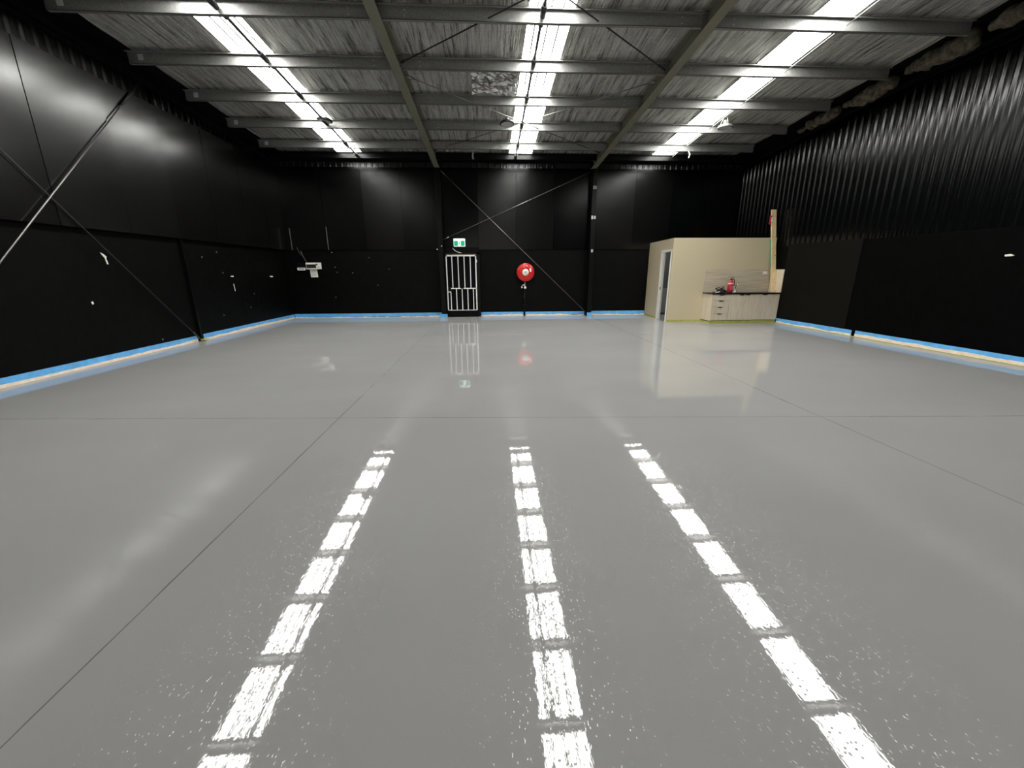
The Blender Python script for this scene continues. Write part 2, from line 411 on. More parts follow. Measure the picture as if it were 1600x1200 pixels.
def zsec(mb, x0, x1, y, z, h=.185, fl_=.062, t=.006):
    """lipped Z purlin along x: web at y, top flange towards the camera, bottom flange away"""
    mb.box(x0, x1, y, y+t, z, z+h)
    mb.box(x0, x1, y-fl_, y, z+h-t, z+h); mb.box(x0, x1, y-fl_, y-fl_+t, z+h-.022, z+h)
    mb.box(x0, x1, y, y+fl_, z, z+t); mb.box(x0, x1, y+fl_-t, y+fl_, z, z+.02)
    return mb
BAYS = ((-6.55, RX[0]-.012), (RX[0]+.012, RX[1]-.012), (RX[1]+.012, 8.2))
ordn = ['first', 'second', 'third', 'fourth', 'fifth', 'sixth', 'seventh', 'eighth']
for r, y in enumerate(PUR):
    k = len(PUR)-1-r                                          # 0 = nearest to the eave beam
    for bi, (a, b) in enumerate(BAYS):
        z = zpurl(y)
        t = thing('purlin', ((a+b)/2, y, z), 'galvanised roof purlin in the %s bay, %s in front of the black eave purlin' % (bay_names[bi], ordn[k]), 'purlin', 'roof purlins')
        zsec(MB(), a, b, y, z).build('channel', M['galv'], t)
        ends = []
        if bi > 0: ends.append(a+.05)
        if bi < 2: ends.append(b-.05)
        for ex in ends:
            MB().box(ex-.035, ex+.035, y-.014, y-.002, z+.015, z+.165).build('cleat', M['galv'], t)
        for ex in ((b-.42,) if bi == 0 else (a+.42, b-.42) if bi == 1 else (a+.42,)):
            for zz in (.045, .125): MB().tube([(ex, y+.002, z+zz), (ex, y-.012, z+zz)], .011, 8).build('bolt', M['lens'], t)
        if bi == 0: MB().box(-6.37, -6.28, y-.010, y-.001, z+.055, z+.15).build('end_plate', M['lens'], t)
for bi, (a, b) in enumerate(((XL, RX[0]-.06), (RX[0]+.06, RX[1]-.06), (RX[1]+.06, XR))):
    o = zsec(MB(), a, b, EAVE, zpurl(EAVE)+.03, h=.165).build('eave_purlin', M['black_steel'], loc=((a+b)/2, EAVE, zpurl(EAVE)))
    tag(o, 'black painted eave purlin above the back wall in the %s bay' % bay_names[bi], 'purlin', 'black eave purlins')
# black end rafter and girts at the side walls
o = ibeam(MB(), -6.885, lambda y: zpurl(y)+.03, lambda y: zfoil(y)+.01, .16, YF, 15.0).build('end_rafter', M['black_matt'], loc=(-6.885, 14, zpurl(14)))
tag(o, 'black end rafter along the top of the left wall', 'roof beam')
o = ibeam(MB(), 8.86, lambda y: zpurl(y)+.03, lambda y: zfoil(y)+.01, .16, YF, 15.0).build('end_rafter', M['black_matt'], loc=(8.86, 14, zpurl(14)))
tag(o, 'black end rafter along the top of the right wall', 'roof beam')
o = MB().box(-7.12, -6.99, YF, 10.12, 5.40, 5.41).box(-7.0, -6.99, YF, 10.12, 5.41, 5.50).box(-7.12, -6.99, YF, 10.12, 5.495, 5.505).build('wall_girt', M['black_steel'], loc=(-7.05, 6, 5.4))
tag(o, 'black horizontal girt high on the left wall, ending at the column', 'girt')
o = MB().box(8.95, 9.03, YF, 15.1, 5.36, 5.37).box(8.95, 8.96, YF, 13.5, 5.37, 5.44).build('wall_girt', M['black_steel'], loc=(9, 6, 5.36))
tag(o, 'thin black girt high on the right wall below the insulation batts', 'girt')

# columns
def icolumn(name, cx, cy, ztop, along, w, d, label, mat):
    """I-section post; along='y' : flanges face +-y"""
    t = thing(name, (cx, cy, 0), label, 'column', 'black steel wall columns')
    mb = MB(); tf = .012
    if along == 'y':
        mb.box(cx-w/2, cx+w/2, cy-d/2, cy-d/2+tf, 0.012, ztop); mb.box(cx-w/2, cx+w/2, cy+d/2-tf, cy+d/2, 0.012, ztop); mb.box(cx-.005, cx+.005, cy-d/2, cy+d/2, 0.012, ztop)
        bx, by = w/2+.05, d/2+.02
    else:
        mb.box(cx-d/2, cx-d/2+tf, cy-w/2, cy+w/2, 0.012, ztop); mb.box(cx+d/2-tf, cx+d/2, cy-w/2, cy+w/2, 0.012, ztop); mb.box(cx-d/2, cx+d/2, cy-.005, cy+.005, 0.012, ztop)
        bx, by = d/2+.02, w/2+.05
    mb.build('post', mat, t, bevel=.006)
    MB().box(cx-bx, cx+bx, cy-by, cy+by, 0, .014).build('base_plate', M['black_steel'], t)
    return t
c1 = icolumn('steel_column', RX[0], 15.02, zpurl(14.9)-.06, 'y', .16, .28, 'black steel column between the wall switchboard and the barred gate', M['black_steel'])
c2 = icolumn('steel_column', RX[1]+.06, 15.02, zpurl(14.9)-.06, 'y', .16, .28, 'black steel column between the hose reel and the beige room', M['black_steel'])
for z, w_ in ((4.38, .055), (3.42, .075), (2.31, .03)):
    mb = MB().box(RX[1]+.06-w_, RX[1]+.06-w_*.2, 14.862, 14.879, z-.05, z+.06).box(RX[1]+.06+w_*.2, RX[1]+.06+w_, 14.862, 14.879, z-.045, z+.05)
    mb.build('scuffed_plate', M['lens'] if z < 4 else M['galv'], c2)
for dx, z in ((.02, 2.47), (-.14, 2.36)):
    MB().box(RX[0]+dx, RX[0]+dx+.035, 14.852, 14.879, z, z+.035).build('clip', M['offwhite'], c1)
c3 = icolumn('steel_column', -7.125, 10.22, 5.62, 'x', .05, .06, 'black steel column half hidden behind the left wall sheets', M['black_steel'])

# rods
def rod(name, a, b, r, label, group, mat, fit=True, cat='brace rod', long=.28):
    mid = (Vector(a)+Vector(b))/2
    t = thing(name, mid, label, cat, group)
    MB().tube([a, b], r, 8).build('rod', mat, t)
    if fit:
        d = (Vector(b)-Vector(a)).normalized(); L = (Vector(b)-Vector(a)).length
        MB().tube([Vector(b)-d*long, Vector(b)-d*.02], r*1.8, 8).build('end_fitting', M['rod_dark'], t)
        MB().tube([Vector(a)+d*.02, Vector(a)+d*.20], r*1.9, 8).build('end_fitting', mat, t)
    return t
rod('brace_rod', (-7.0, 4.73, .06), (-7.0, 9.81, 5.30), .012, 'steel brace rod on the left wall rising towards the far column', 'left wall cross bracing', M['rod'], long=.8)
rod('brace_rod', (-6.98, 4.89, 5.37), (-7.08, 10.12, .06), .011, 'dark brace rod on the left wall falling to the foot of the column', 'left wall cross bracing', M['rod_dark'])
rod('brace_rod', (RX[0]+.09, 15.08, 4.93), (RX[1]-.02, 15.08, .12), .009, 'brace rod on the back wall falling from upper left behind the hose reel side', 'back wall cross bracing', M['rod'])
rod('brace_rod', (RX[0]+.09, 15.12, 2.72), (RX[1]-.02, 15.12, 4.93), .009, 'brace rod on the back wall rising from beside the exit sign to the right', 'back wall cross bracing', M['rod'])
zr = lambda y: zpurl(y) + .05
for a, b, lab in (((-1.58, 8.98), (3.55, 4.9), 'roof brace rod meeting the left rafter, nearest the camera'),
                  ((-1.58, 4.9), (3.55, 9.05), 'roof brace rod meeting the right rafter, nearest the camera'),
                  ((-1.58, 9.42), (3.55, 13.75), 'far roof brace rod running from left rafter back to right rafter'),
                  ((3.55, 9.42), (-1.58, 13.62), 'far roof brace rod running from right rafter back to left rafter')):
    rod('brace_rod', (a[0], a[1], zr(a[1])), (b[0], b[1], zr(b[1])), .011, lab, 'roof cross bracing', M['rod_dark'] if 'nearest' in lab else M['rod'])
for bi, x in enumerate((-4.05, .93, 5.99)):
    ys = PUR[1:] + [EAVE]
    for k in range(len(ys)-1):
        a, b = ys[k], ys[k+1]; n = len(ys)-2-k
        rod('bridging_rod', (x, a+.01, zpurl(a)+.09), (x, b-.02, zpurl(b)+.07), .026 if bi < 2 else .008,
            'bridging rod below the %s skylight, in the %s purlin gap from the back wall' % (bay_names[bi], ordn[n]), 'skylight bridging rods', M['rod_dark'] if bi < 2 else M['rod'], bi < 2, 'bridging rod')

# skylights
for i, (a, b) in enumerate(SKY):
    t = thing('skylight', ((a+b)/2, 9, zfoil(9)+.08), '%s translucent skylight strip in the foil-lined roof' % bay_names[i], 'skylight', 'roof skylights')
    sh = MB(); ny = 24
    for k in range(ny):                                          # one sheet, meshed in short lengths
        y0, y1 = SKY_Y0+(YB-SKY_Y0)*k/ny, SKY_Y0+(YB-SKY_Y0)*(k+1)/ny
        sh.add([(a-.1, y0, zfoil(y0)+.075), (a-.1, y1, zfoil(y1)+.075), (b+.1, y1, zfoil(y1)+.075), (b+.1, y0, zfoil(y0)+.075)], [(0, 1, 2, 3)])
    so_ = sh.build('sheet', M['sky'], t)
    for pl in so_.data.polygons:
        if pl.normal.z > 0: pl.flip()
    md = so_.modifiers.new('thickness', 'SOLIDIFY'); md.thickness = .01; md.offset = -1
    if i < 2:
        for q in (.26, .48, .78) if i == 0 else (.2, .5, .76):
            xx = a+(b-a)*q; slab(MB(), xx-.014, xx+.014, SKY_Y0, 15.0, .05, .012).build('rib', M['rib'], t)
    slab(MB(), a-.012, a+.004, SKY_Y0, 14.9, .0, .07).build('edge_flashing', M['drop'], t); slab(MB(), b-.004, b+.012, SKY_Y0, 14.9, .0, .07).build('edge_flashing', M['drop'], t)

# high bay lights
def highbay(x, y, z, label, tilt, cordtop, kind):
    t = thing('high_bay_light', (x, y, z), label, 'ceiling light', 'high bay lights')
    MB().lathe([(.02, .055), (.12, .055), (.17, .03), (.185, 0), (.185, -.02), (.17, -.03), (.16, -.03)], (x, y, z), n=36).build('housing', M['black_rubber'] if kind != 2 else M['galv'], t)
    MB().lathe([(.158, -.034), (.158, -.028)], (x, y, z), n=36).build('lens', M['lens'], t)
    MB().lathe([(.045, .16), (.05, .15), (.055, .06), (.055, .05)], (x, y, z), n=20).build('driver', M['galv'], t)
    if kind:
        mb = MB(); top = Vector((x, y, z+.34))
        for k in range(3):
            an = 2*math.pi*k/3+.5
            mb.tube([(x+.13*math.cos(an), y+.13*math.sin(an), z+.045), top], .007, 6)
        mb.tube([top, (x, y, cordtop)], .007, 6)
        if kind == 1: mb.tube([top+Vector((.0,0,-.05)), (x+.05, y-.02, z+.30), (x+.10, y, z+.5), (x+.10, y, cordtop)], .005, 6)
        mb.build('hanger', M['rope'], t)
    else:
        MB().tube([(x, y, z+.15), (x, y, cordtop)], .02, 8).build('hanger', M['black_steel'], t)
    t.rotation_euler = tilt
highbay(-4.03, 11.66, 5.29, 'round high bay light below the left skylight', (0, math.radians(8), 0), zpurl(11.66)+.05, 0)
highbay(.54, 11.55, 5.23, 'round high bay light hanging on white cords beside the middle skylight', (math.radians(-6), 0, 0), zfoil(11.55)-.01, 1)
highbay(6.22, 11.5, 5.20, 'round high bay light hanging on white cords at the right skylight', (0, 0, 0), zfoil(11.5)-.01, 2)

# foil patch and hanging scraps
mb = MB(); vs = []; n = 15; rr = random.Random(5)
for i in range(n+1):
    for j in range(n+1):
        x = -.28+.95*i/n; y = 9.35+1.12*j/n
        vs.append((x+rr.uniform(-.02,.02), y, zfoil(y)-.045+rr.uniform(-.026, .026)))
mb.add(vs, [(i*(n+1)+j, (i+1)*(n+1)+j, (i+1)*(n+1)+j+1, i*(n+1)+j+1) for i in range(n) for j in range(n)])
o = mb.build('foil_patch', M['drop'], loc=(.2, 9.9, zfoil(9.9)-.03)); so = o.modifiers.new('thickness', 'SOLIDIFY'); so.thickness = .004
tag(o, 'crinkled shiny foil patch left of the middle skylight', 'patch')
def scrap(pts, w, label, mat):
    mb = MB()
    for a, b in zip(pts, pts[1:]): mb.bar(a, b, w, .006, (0, 1, 0))
    tag(mb.build('torn_strip', mat, loc=pts[0]), label, 'torn strip', 'torn strips hanging from the roof')
z0 = zpurl(14.2)
scrap([(-.42, 14.2, z0+.19), (-.44, 14.19, z0+.09), (-.42, 14.17, z0-.02)], .05, 'torn foil strip hanging at the eave left of the middle skylight', M['drop'])
scrap([(6.16, 13.346, zpurl(13.34)+.01), (6.18, 13.28, zpurl(13.3)-.10), (6.14, 13.26, zpurl(13.3)-.20)], .035, 'torn white strip hanging at the far end of the right skylight', M['rope'])

# insulation batts along the right roof edge
def batt(y0, y1, x, dz, r, label, seed):
    rr = random.Random(seed); n = 16; pts = []; rs_ = []
    for i in range(n+1):
        q = i/n; y = y0+(y1-y0)*q
        pts.append((x+rr.uniform(-.03, .03), y, zfoil(y)-dz+rr.uniform(-.03, .03))); rs_.append(r*(.55+.6*math.sin(math.pi*min(1, q*1.1+.08))**.5)*rr.uniform(.8, 1.2))
    o = MB().tube(pts, rs_, 14).build('insulation_batt', M['batt'], loc=pts[n//2])
    tx = bpy.data.textures.new('lumps', 'CLOUDS'); tx.noise_scale = .16
    su = o.modifiers.new('smooth', 'SUBSURF'); su.levels = su.render_levels = 1
    dm_ = o.modifiers.new('lumps', 'DISPLACE'); dm_.texture = tx; dm_.strength = .11; dm_.texture_coords = 'GLOBAL'
    tag(o, label, 'insulation', 'insulation batts at the right roof edge')
batt(6.3, 7.62, 8.50, .13, .15, 'bunched insulation batt at the right roof edge, nearest the camera', 1)
batt(7.78, 8.72, 8.52, .15, .15, 'yellowed insulation batt above the right wall, second from the camera', 2)
batt(8.35, 9.06, 8.56, .08, .12, 'folded insulation batt lying over the second one at the right roof edge', 3)
batt(9.2, 10.45, 8.52, .15, .13, 'dark insulation batt above the right wall, behind the yellowed pair', 4)
batt(10.65, 11.85, 8.52, .15, .11, 'small insulation batt at the right roof edge near the back wall', 5)

# ================================================================ TAPE AND FILLER AT THE WALL BASES
def wavy(mb, mp, u0, u1, ztop, amp, seed, step=.06, zbot=0.0, t=.006):
    rr = random.Random(seed); n = max(2, int((u1-u0)/step)); h = ztop; zs = []
    for i in range(n+1):
        h += rr.uniform(-amp, amp); h = min(ztop+amp*2.2, max(ztop-amp*2.2, h)); zs.append(h)
    for i in range(n):
        a = u0+(u1-u0)*i/n; b = u0+(u1-u0)*(i+1)/n
        vs = [mp(a, 0, zbot), mp(b, 0, zbot), mp(b, 0, zs[i+1]), mp(a, 0, zs[i]), mp(a, t, zbot), mp(b, t, zbot), mp(b, t, zs[i+1]), mp(a, t, zs[i])]
        mb.add(vs, [(0,1,2,3),(4,7,6,5),(3,2,6,7),(0,4,5,1)])
    return mb
LW = lambda u, t, z: (XL+.003+t, u, z); RW = lambda u, t, z: (XR-.015-t, u, z); BW = lambda u, t, z: (u, YB-.003-t, z)
def tape(mp, u0, u1, z0, z1, label, c):
    o = wavy(MB(), mp, u0, u1, z1, .0015, c, .4, z0, .003).build('masking_tape', M['blue'], loc=mp((u0+u1)/2, 0, z0))
    tag(o, label, 'masking tape', 'blue masking tape along the walls')
def filler(mp, u0, u1, zt, label, c, amp=.008):
    f2 = lambda u, t, z: mp(u, t+.004, z)
    o = wavy(MB(), f2, u0, u1, zt, amp, c, .07, 0, .004).build('filler_strip', M['cream'], loc=mp((u0+u1)/2, 0, 0))
    tag(o, label, 'filler strip', 'cream filler along the wall bases')
tape(LW, YF+.1, 10.14, .03, .145, 'blue masking tape along the left wall base up to the column', 1)
tape(LW, 10.36, YB-.02, .03, .145, 'blue masking tape along the left wall base from column to back corner', 2)
filler(LW, YF+.1, 10.14, .055, 'cream filler strip below the blue tape of the left wall, near part', 3, .007)
filler(LW, 10.36, YB-.02, .055, 'cream filler strip below the blue tape of the left wall, far part', 4, .007)
tape(BW, XL+.02, RX[0]-.10, .03, .150, 'blue masking tape along the back wall left of the gate', 5)
tape(BW, -.32, 1.27, .03, .150, 'blue masking tape along the back wall between gate and hose reel pipe', 6)
tape(BW, 1.35, RX[1]-.04, .03, .150, 'blue masking tape along the back wall right of the hose reel pipe', 7)
tape(BW, RX[1]+.17, 5.93, .03, .150, 'blue masking tape along the back wall beside the beige room', 8)
filler(BW, XL+.02, RX[0]-.10, .045, 'cream filler strip at the back wall base left of the gate', 9, .013)
filler(BW, -.32, 1.27, .045, 'cream filler strip at the back wall base between gate and hose reel pipe', 10, .013)
filler(BW, 1.35, RX[1]-.04, .045, 'cream filler strip at the back wall base right of the hose reel pipe', 11, .013)
filler(BW, RX[1]+.17, 5.93, .045, 'cream filler strip at the back wall base beside the beige room', 12, .013)
tape(RW, YF+.1, 9.42, .04, .150, 'blue masking tape along the right wall base, near length', 13)
tape(RW, 9.52, 12.26, .04, .150, 'blue masking tape along the right wall base, far length by the kitchenette', 14)
filler(RW, YF+.1, 9.42, .062, 'cream filler strip below the near blue tape of the right wall', 15, .009)
filler(RW, 9.52, 12.26, .062, 'cream filler strip below the far blue tape of the right wall', 16, .012)
o = MB().box(XR-.035, XR-.019, YF+.1, 12.26, 0, .012).build('floor_edge_tape', M['yellow'], loc=(XR-.03, 5, 0))
tag(o, 'narrow yellow tape on the floor edge of the right wall', 'masking tape')
o = MB().box(1.04, 2.40, .001, .006, 0, .06, LF).build('yellow_tape', M['yellow'], loc=LF(1.7, 0, 0)); tag(o, 'olive yellow tape at the room base left of the doorway', 'masking tape', 'yellow tape around the room')
o = MB().box(5.76, 6.885, 12.838, 12.848, 0, .06).build('yellow_tape', M['yellow'], loc=(6.3, 12.84, 0)); tag(o, 'olive yellow tape at the room base between doorway and cabinet', 'masking tape', 'yellow tape around the room')
o = MB().box(6.882, 6.888, 12.27, 12.838, 0, .06).build('yellow_tape', M['yellow'], loc=(6.885, 12.5, 0)); tag(o, 'olive yellow tape along the left foot of the kitchenette cabinet', 'masking tape', 'yellow tape around the room')
o = MB().box(RX[0]-.13, RX[0]+.13, 14.846, 14.857, 0, .13).build('masking_tape', M['blue'], loc=(RX[0], 14.87, 0)); tag(o, 'pale blue tape wrapped around the column foot beside the gate', 'masking tape')
o = MB().box(RX[1]-.03, RX[1]+.15, 14.846, 14.857, 0, .13).build('masking_tape', M['blue'], loc=(RX[1], 14.87, 0)); tag(o, 'pale blue tape wrapped around the column foot near the room', 'masking tape')
o = MB().box(-7.10, -7.0, 10.16, 10.30, .0141, .05).build('yellow_tape', M['yellow'], loc=(-7.05, 10.2, .014)); tag(o, 'scrap of yellow tape at the foot of the left wall column', 'masking tape')

# ================================================================ BACK WALL OBJECTS
# security gate
gx0, gx1, gy, gz0, gz1 = -1.535, -.445, YB-.19, .24, 2.19
t = thing('security_gate', ((gx0+gx1)/2, gy, gz0), 'white barred security gate in front of the black back door', 'gate')
mb = MB(); w = .04
mb.box(gx0, gx0+w, gy, gy+.03, gz0, gz1).box(gx1-w, gx1, gy, gy+.03, gz0, gz1).box(gx0, gx1, gy, gy+.03, gz1-w, gz1).box(gx0, gx1, gy, gy+.03, gz0, gz0+.018)
mb.build('frame', M['white'], t)
zm = 1.03
MB().box(gx0+.15, gx0+.50, gy, gy+.03, zm-.018, zm+.018).box(gx0+.60, gx1, gy, gy+.03, zm-.018, zm+.018).build('middle_rail', M['white'], t)
MB().box(gx0+.03, gx0+.14, gy, gy+.03, zm-.14, zm-.105).build('lock_tab', M['white'], t)
MB().box(gx0+.05, gx0+.15, gy-.02, gy+.04, zm-.10, zm+.04).build('lock_box', M['black_steel'], t)
for k in range(1, 5):
    x = gx0 + (gx1-gx0)*k/5; MB().box(x-.014, x+.014, gy+.003, gy+.027, zm, gz1-.02).build('bar', M['white'], t)
for k in range(5):
    x = gx0 + .135 + k*.205; MB().box(x-.014, x+.014, gy+.003, gy+.027, gz0+.01, zm-(.0 if k else .12)).build('bar', M['white'], t)
for z in (.45, 1.98):
    MB().tube([(gx1+.012, gy+.01, z-.05), (gx1+.012, gy+.01, z+.05)], .014, 8).build('hinge', M['offwhite'] if z > 1 else M['black_steel'], t)
for bx, bz in ((gx0-.022, .94), (gx1+.002, 1.98), (gx1+.002, .45)): MB().box(bx, bx+.02, gy+.03, gy+.07, bz-.04, bz+.04).build('bracket', M['black_steel'], t)

# exit sign
ex, ez, ey = -1.03, 2.62, YB-.10
t = thing('exit_sign', (ex, ey, ez), 'green and white illuminated exit sign above the barred gate', 'exit sign')
MB().box(ex-.205, ex+.205, ey, ey+.08, ez-.135, ez+.135).build('housing', M['sign_white'], t, bevel=.012)
for sx in (-.1185, .1185): MB().box(ex+sx-.0665, ex+sx+.0665, ey-.004, ey, ez-.115, ez+.055).build('green_panel', M['green'], t)
MB().box(ex-.05, ex+.05, ey-.003, ey, ez-.115, ez+.055).build('door_symbol', M['sign_white'], t)
fig = MB()                                                   # running figure in the doorway
yy = ey-.006
P2 = lambda p, q, tt: (ex+p, tt, ez-.03+q)
fig.prism([(.012+.013*math.cos(a*.5236), .058+.013*math.sin(a*.5236)) for a in range(12)], yy, yy+.003, P2)
fig.prism([(-.008, .042), (.014, .040), (.010, -.005), (-.012, -.003)], yy, yy+.003, P2)
fig.prism([(-.012, -.001), (.010, -.004), (.018, -.030), (.006, -.032), (-.002, -.012)], yy, yy+.003, P2)
fig.prism([(.006, -.030), (.018, -.030), (.014, -.062), (.004, -.060)], yy, yy+.003, P2)
fig.prism([(-.012, -.002), (.0, -.008), (-.012, -.034), (-.032, -.050), (-.036, -.042), (-.022, -.030)], yy, yy+.003, P2)
fig.prism([(.010, .038), (.016, .032), (.032, .014), (.027, .010), (.010, .026)], yy, yy+.003, P2)
fig.prism([(-.006, .040), (-.026, .026), (-.030, .004), (-.024, .004), (-.019, .021), (-.004, .028)], yy, yy+.003, P2)
fig.build('running_figure', M['green'], t)
MB().box(ex-.15, ex+.08, ey-.002, ey+.001, ez+.088, ez+.094).box(ex+.115, ex+.15, ey-.002, ey+.001, ez+.084, ez+.098).build('indicator', M['ink'], t)
pts = [(ex-.24 + .30*k/8, YB-.13, 2.42 - .15*math.sin(math.pi*.5*k/8)**.8 if k else 2.43) for k in range(9)]
o = MB().tube(pts, .011, 8).build('cable', M['lens'], loc=pts[4]); tag(o, 'short pale curved cable below the exit sign', 'cable')

# hose reel
hx, hz, hy = 1.33, 1.585, YB-.20
t = thing('fire_hose_reel', (hx, YB-.02, hz), 'red round fire hose reel on the black back wall', 'fire hose reel')
MB().lathe([(.02, -.085), (.30, -.085), (.315, -.075), (.315, -.06), (.25, -.05), (.25, .05), (.315, .06), (.318, .075), (.308, .088), (.10, .075), (.02, .075)], (hx, hy+.05, hz), '-y', 48).build('drum', M['red'], t)
MB().lathe([(.11, .074), (.117, .084), (.113, .092), (.02, .094)], (hx, hy+.05, hz), '-y', 36).build('hub_label', M['paper'], t)
mb = MB()
for k, ww in enumerate((.05, .07, .06, .04)): MB().box(hx-ww, hx+ww, hy-.048, hy-.0435, hz+.035-.024*k, hz+.043-.024*k).build('text_line', M['ink'], t)
MB().box(hx+.145, hx+.205, hy-.042, hy-.030, hz+.02, hz+.14, lambda x, y, z: (x-(z-hz-.08)*.12, y, z)).build('sticker', M['paper'], t)
MB().box(hx+.02, hx+.08, hy-.042, hy-.030, hz+.20, hz+.25, lambda x, y, z: (x, y, z-(x-hx-.05)*.5)).build('sticker', M['pink'], t)
MB().tube([(hx, YB-.02, hz), (hx, YB-.12, hz)], .06, 16).build('bracket', M['black_steel'], t)
MB().tube([(hx-.02, hy+.04, hz-.31), (hx-.02, hy+.02, hz-.47), (hx-.02, hy+.02, hz-.53)], .02, 10).build('inlet_pipe', M['rod'], t)
MB().lathe([(.02, -.02), (.045, -.02), (.045, .02), (.02, .02)], (hx-.015, hy-.01, hz-.54), '-y', 20).build('valve', M['offwhite'], t)
MB().tube([(hx-.02, hy, hz-.48), (hx-.07, hy-.01, hz-.44), (hx-.13, hy-.01, hz-.47)], .013, 8).tube([(hx-.13, hy-.01, hz-.56), (hx-.13, hy-.01, hz-.50)], .024, 10).build('nozzle', M['offwhite'], t)
mb = MB().tube([(hx-.025, YB-.06, 0), (hx-.025, YB-.06, hz-.56)], .022, 12)
t2 = thing('water_pipe', (hx-.025, YB-.06, 0), 'black water pipe running from the floor up to the hose reel', 'pipe')
mb.build('pipe', M['black_steel'], t2)
for z in (.38, .72): MB().box(hx-.075, hx+.025, YB-.085, YB-.005, z-.02, z+.02).build('pipe_clip', M['black_steel'], t2)

# switchboard, black box, label, notice
t = thing('switchboard', (-6.22, YB-.02, 1.84), 'white switchboard box with smoked window on the back wall', 'switchboard')
MB().box(-6.46, -6.06, YB-.13, YB-.03, 1.725, 1.955).build('enclosure', M['offwhite'], t, bevel=.01)
MB().box(-6.055, -5.955, YB-.12, YB-.03, 1.735, 1.955).build('side_module', M['offwhite'], t, bevel=.008)
MB().box(-6.435, -6.11, YB-.14, YB-.125, 1.775, 1.895).build('window', M['glass_dark'], t)
MB().lathe([(.028, 0), (.028, .03), (.02, .035)], (-6.075, YB-.125, 1.895), '-y', 16).build('knob', M['black_rubber'], t)
for k in range(3): MB().box(-6.07+.03*k, -6.055+.03*k, YB-.126, YB-.118, 1.77+.02*k, 1.80+.02*k).build('toggle', M['black_rubber'] if k < 2 else M['ink'], t)
t = thing('junction_box', (-6.63, YB-.02, 1.80), 'black junction box with white label left of the switchboard', 'electrical box')
MB().box(-6.77, -6.485, YB-.12, YB-.005, 1.76, 1.96).build('enclosure', M['black_matt'], t)
MB().box(-6.765, -6.49, YB-.126, YB-.121, 1.695, 1.785).build('label_strip', M['paper'], t)
MB().box(-6.73, -6.52, YB-.129, YB-.1265, 1.735, 1.757).build('label_text', M['black_ink'], t)
t = thing('paper_notice', (-6.24, YB-.02, 1.58), 'white printed notice hanging below the switchboard', 'notice')
MB().box(-6.375, -6.125, YB-.045, YB-.04, 1.455, 1.725, lambda x, y, z: (x+(1.725-z)*.04, y, z)).build('sheet', M['paper'], t)
mb = MB()
for k in range(6): MB().box(-6.35, -6.15-.02*(k%2), YB-.048, YB-.0455, 1.685-.034*k, 1.692-.034*k).build('text_line', M['ink'], t)
o = MB().tube([(-6.60, YB-.06, 2.36), (-6.56, YB-.06, 2.20), (-6.50, YB-.06, 2.08), (-6.44, YB-.06, 1.955)], .02, 8).tube([(-6.72, YB-.06, 2.48), (-6.66, YB-.05, 2.30), (-6.60, YB-.06, 2.20)], .014, 8).build('conduit', M['rod_dark'], loc=(-6.55, YB-.06, 2.1))
tag(o, 'black cable conduit curving down to the switchboard', 'conduit')
# vertical sheet trims with glints
for x, z0_, z1_, lab in ((-6.88, 2.38, 3.1, 'pale vertical corner trim high on the left end of the back wall'), (-5.63, 2.38, 3.15, 'thin vertical trim on the back wall above the switchboard')):
    o = MB().box(x-.012, x+.012, YB-.06, YB-.04, z0_, z1_).build('cover_strip', M['rod'], loc=(x, YB-.05, z0_)); tag(o, lab, 'cover strip')
# chips and fixings
def chip(parent, poly, mp, mat='chip'):
    MB().prism(poly, 0, .004, mp).build('chipped_paint', M[mat], parent)
lwp = lambda cy, cz: (lambda p, q, tt: (XL+tt, cy+p, cz+q)); rwp = lambda cy, cz: (lambda p, q, tt: (XR-tt, cy+p, cz+q)); bwp = lambda cx, cz: (lambda p, q, tt: (cx+p, YB-tt, cz+q))
chip(wl, [(-.06, .10), (0, .07), (.05, .02), (.03, 0), (.05, -.11), (.015, -.11), (.0, .0), (-.05, .07)], lwp(8.23, 1.89))
chip(wl, [(-.02, .02), (.02, .03), (.03, -.01), (0, -.03)], lwp(7.75, 1.10))
chip(wl, [(-.06, .015), (.06, .02), (.06, -.01), (-.06, -.005)], lwp(11.97, 1.52)); chip(wl, [(-.01, .10), (.02, .10), (.03, -.10), (.01, -.10)], lwp(11.97, 1.22))
chip(wl, [(-.10, .02), (.08, .02), (.10, -.02), (-.06, -.02)], lwp(14.05, 1.50))
for cy, cz in ((11.5, 2.15), (11.6, 1.62), (11.3, .52), (12.9, 1.0), (12.6, .62), (9.1, .22), (10.9, 2.0)): chip(wl, [(-.02, .02), (.02, .015), (.015, -.02), (-.015, -.02)], lwp(cy, cz), 'chip_grey')
chip(wr, [(-.08, .0), (-.02, .025), (.06, .015), (.05, -.015), (-.05, -.012)], rwp(6.83, 1.83))
for cx, cz in ((-5.55, 2.30), (-5.50, 1.80), (-5.45, 1.62), (-4.9, 1.60), (-4.27, 2.12), (-4.05, 1.16), (-5.6, .75), (-3.6, 1.72)): chip(wb, [(-.025, .012), (.025, .015), (.02, -.012), (-.02, -.012)], bwp(cx, cz), 'chip_grey')

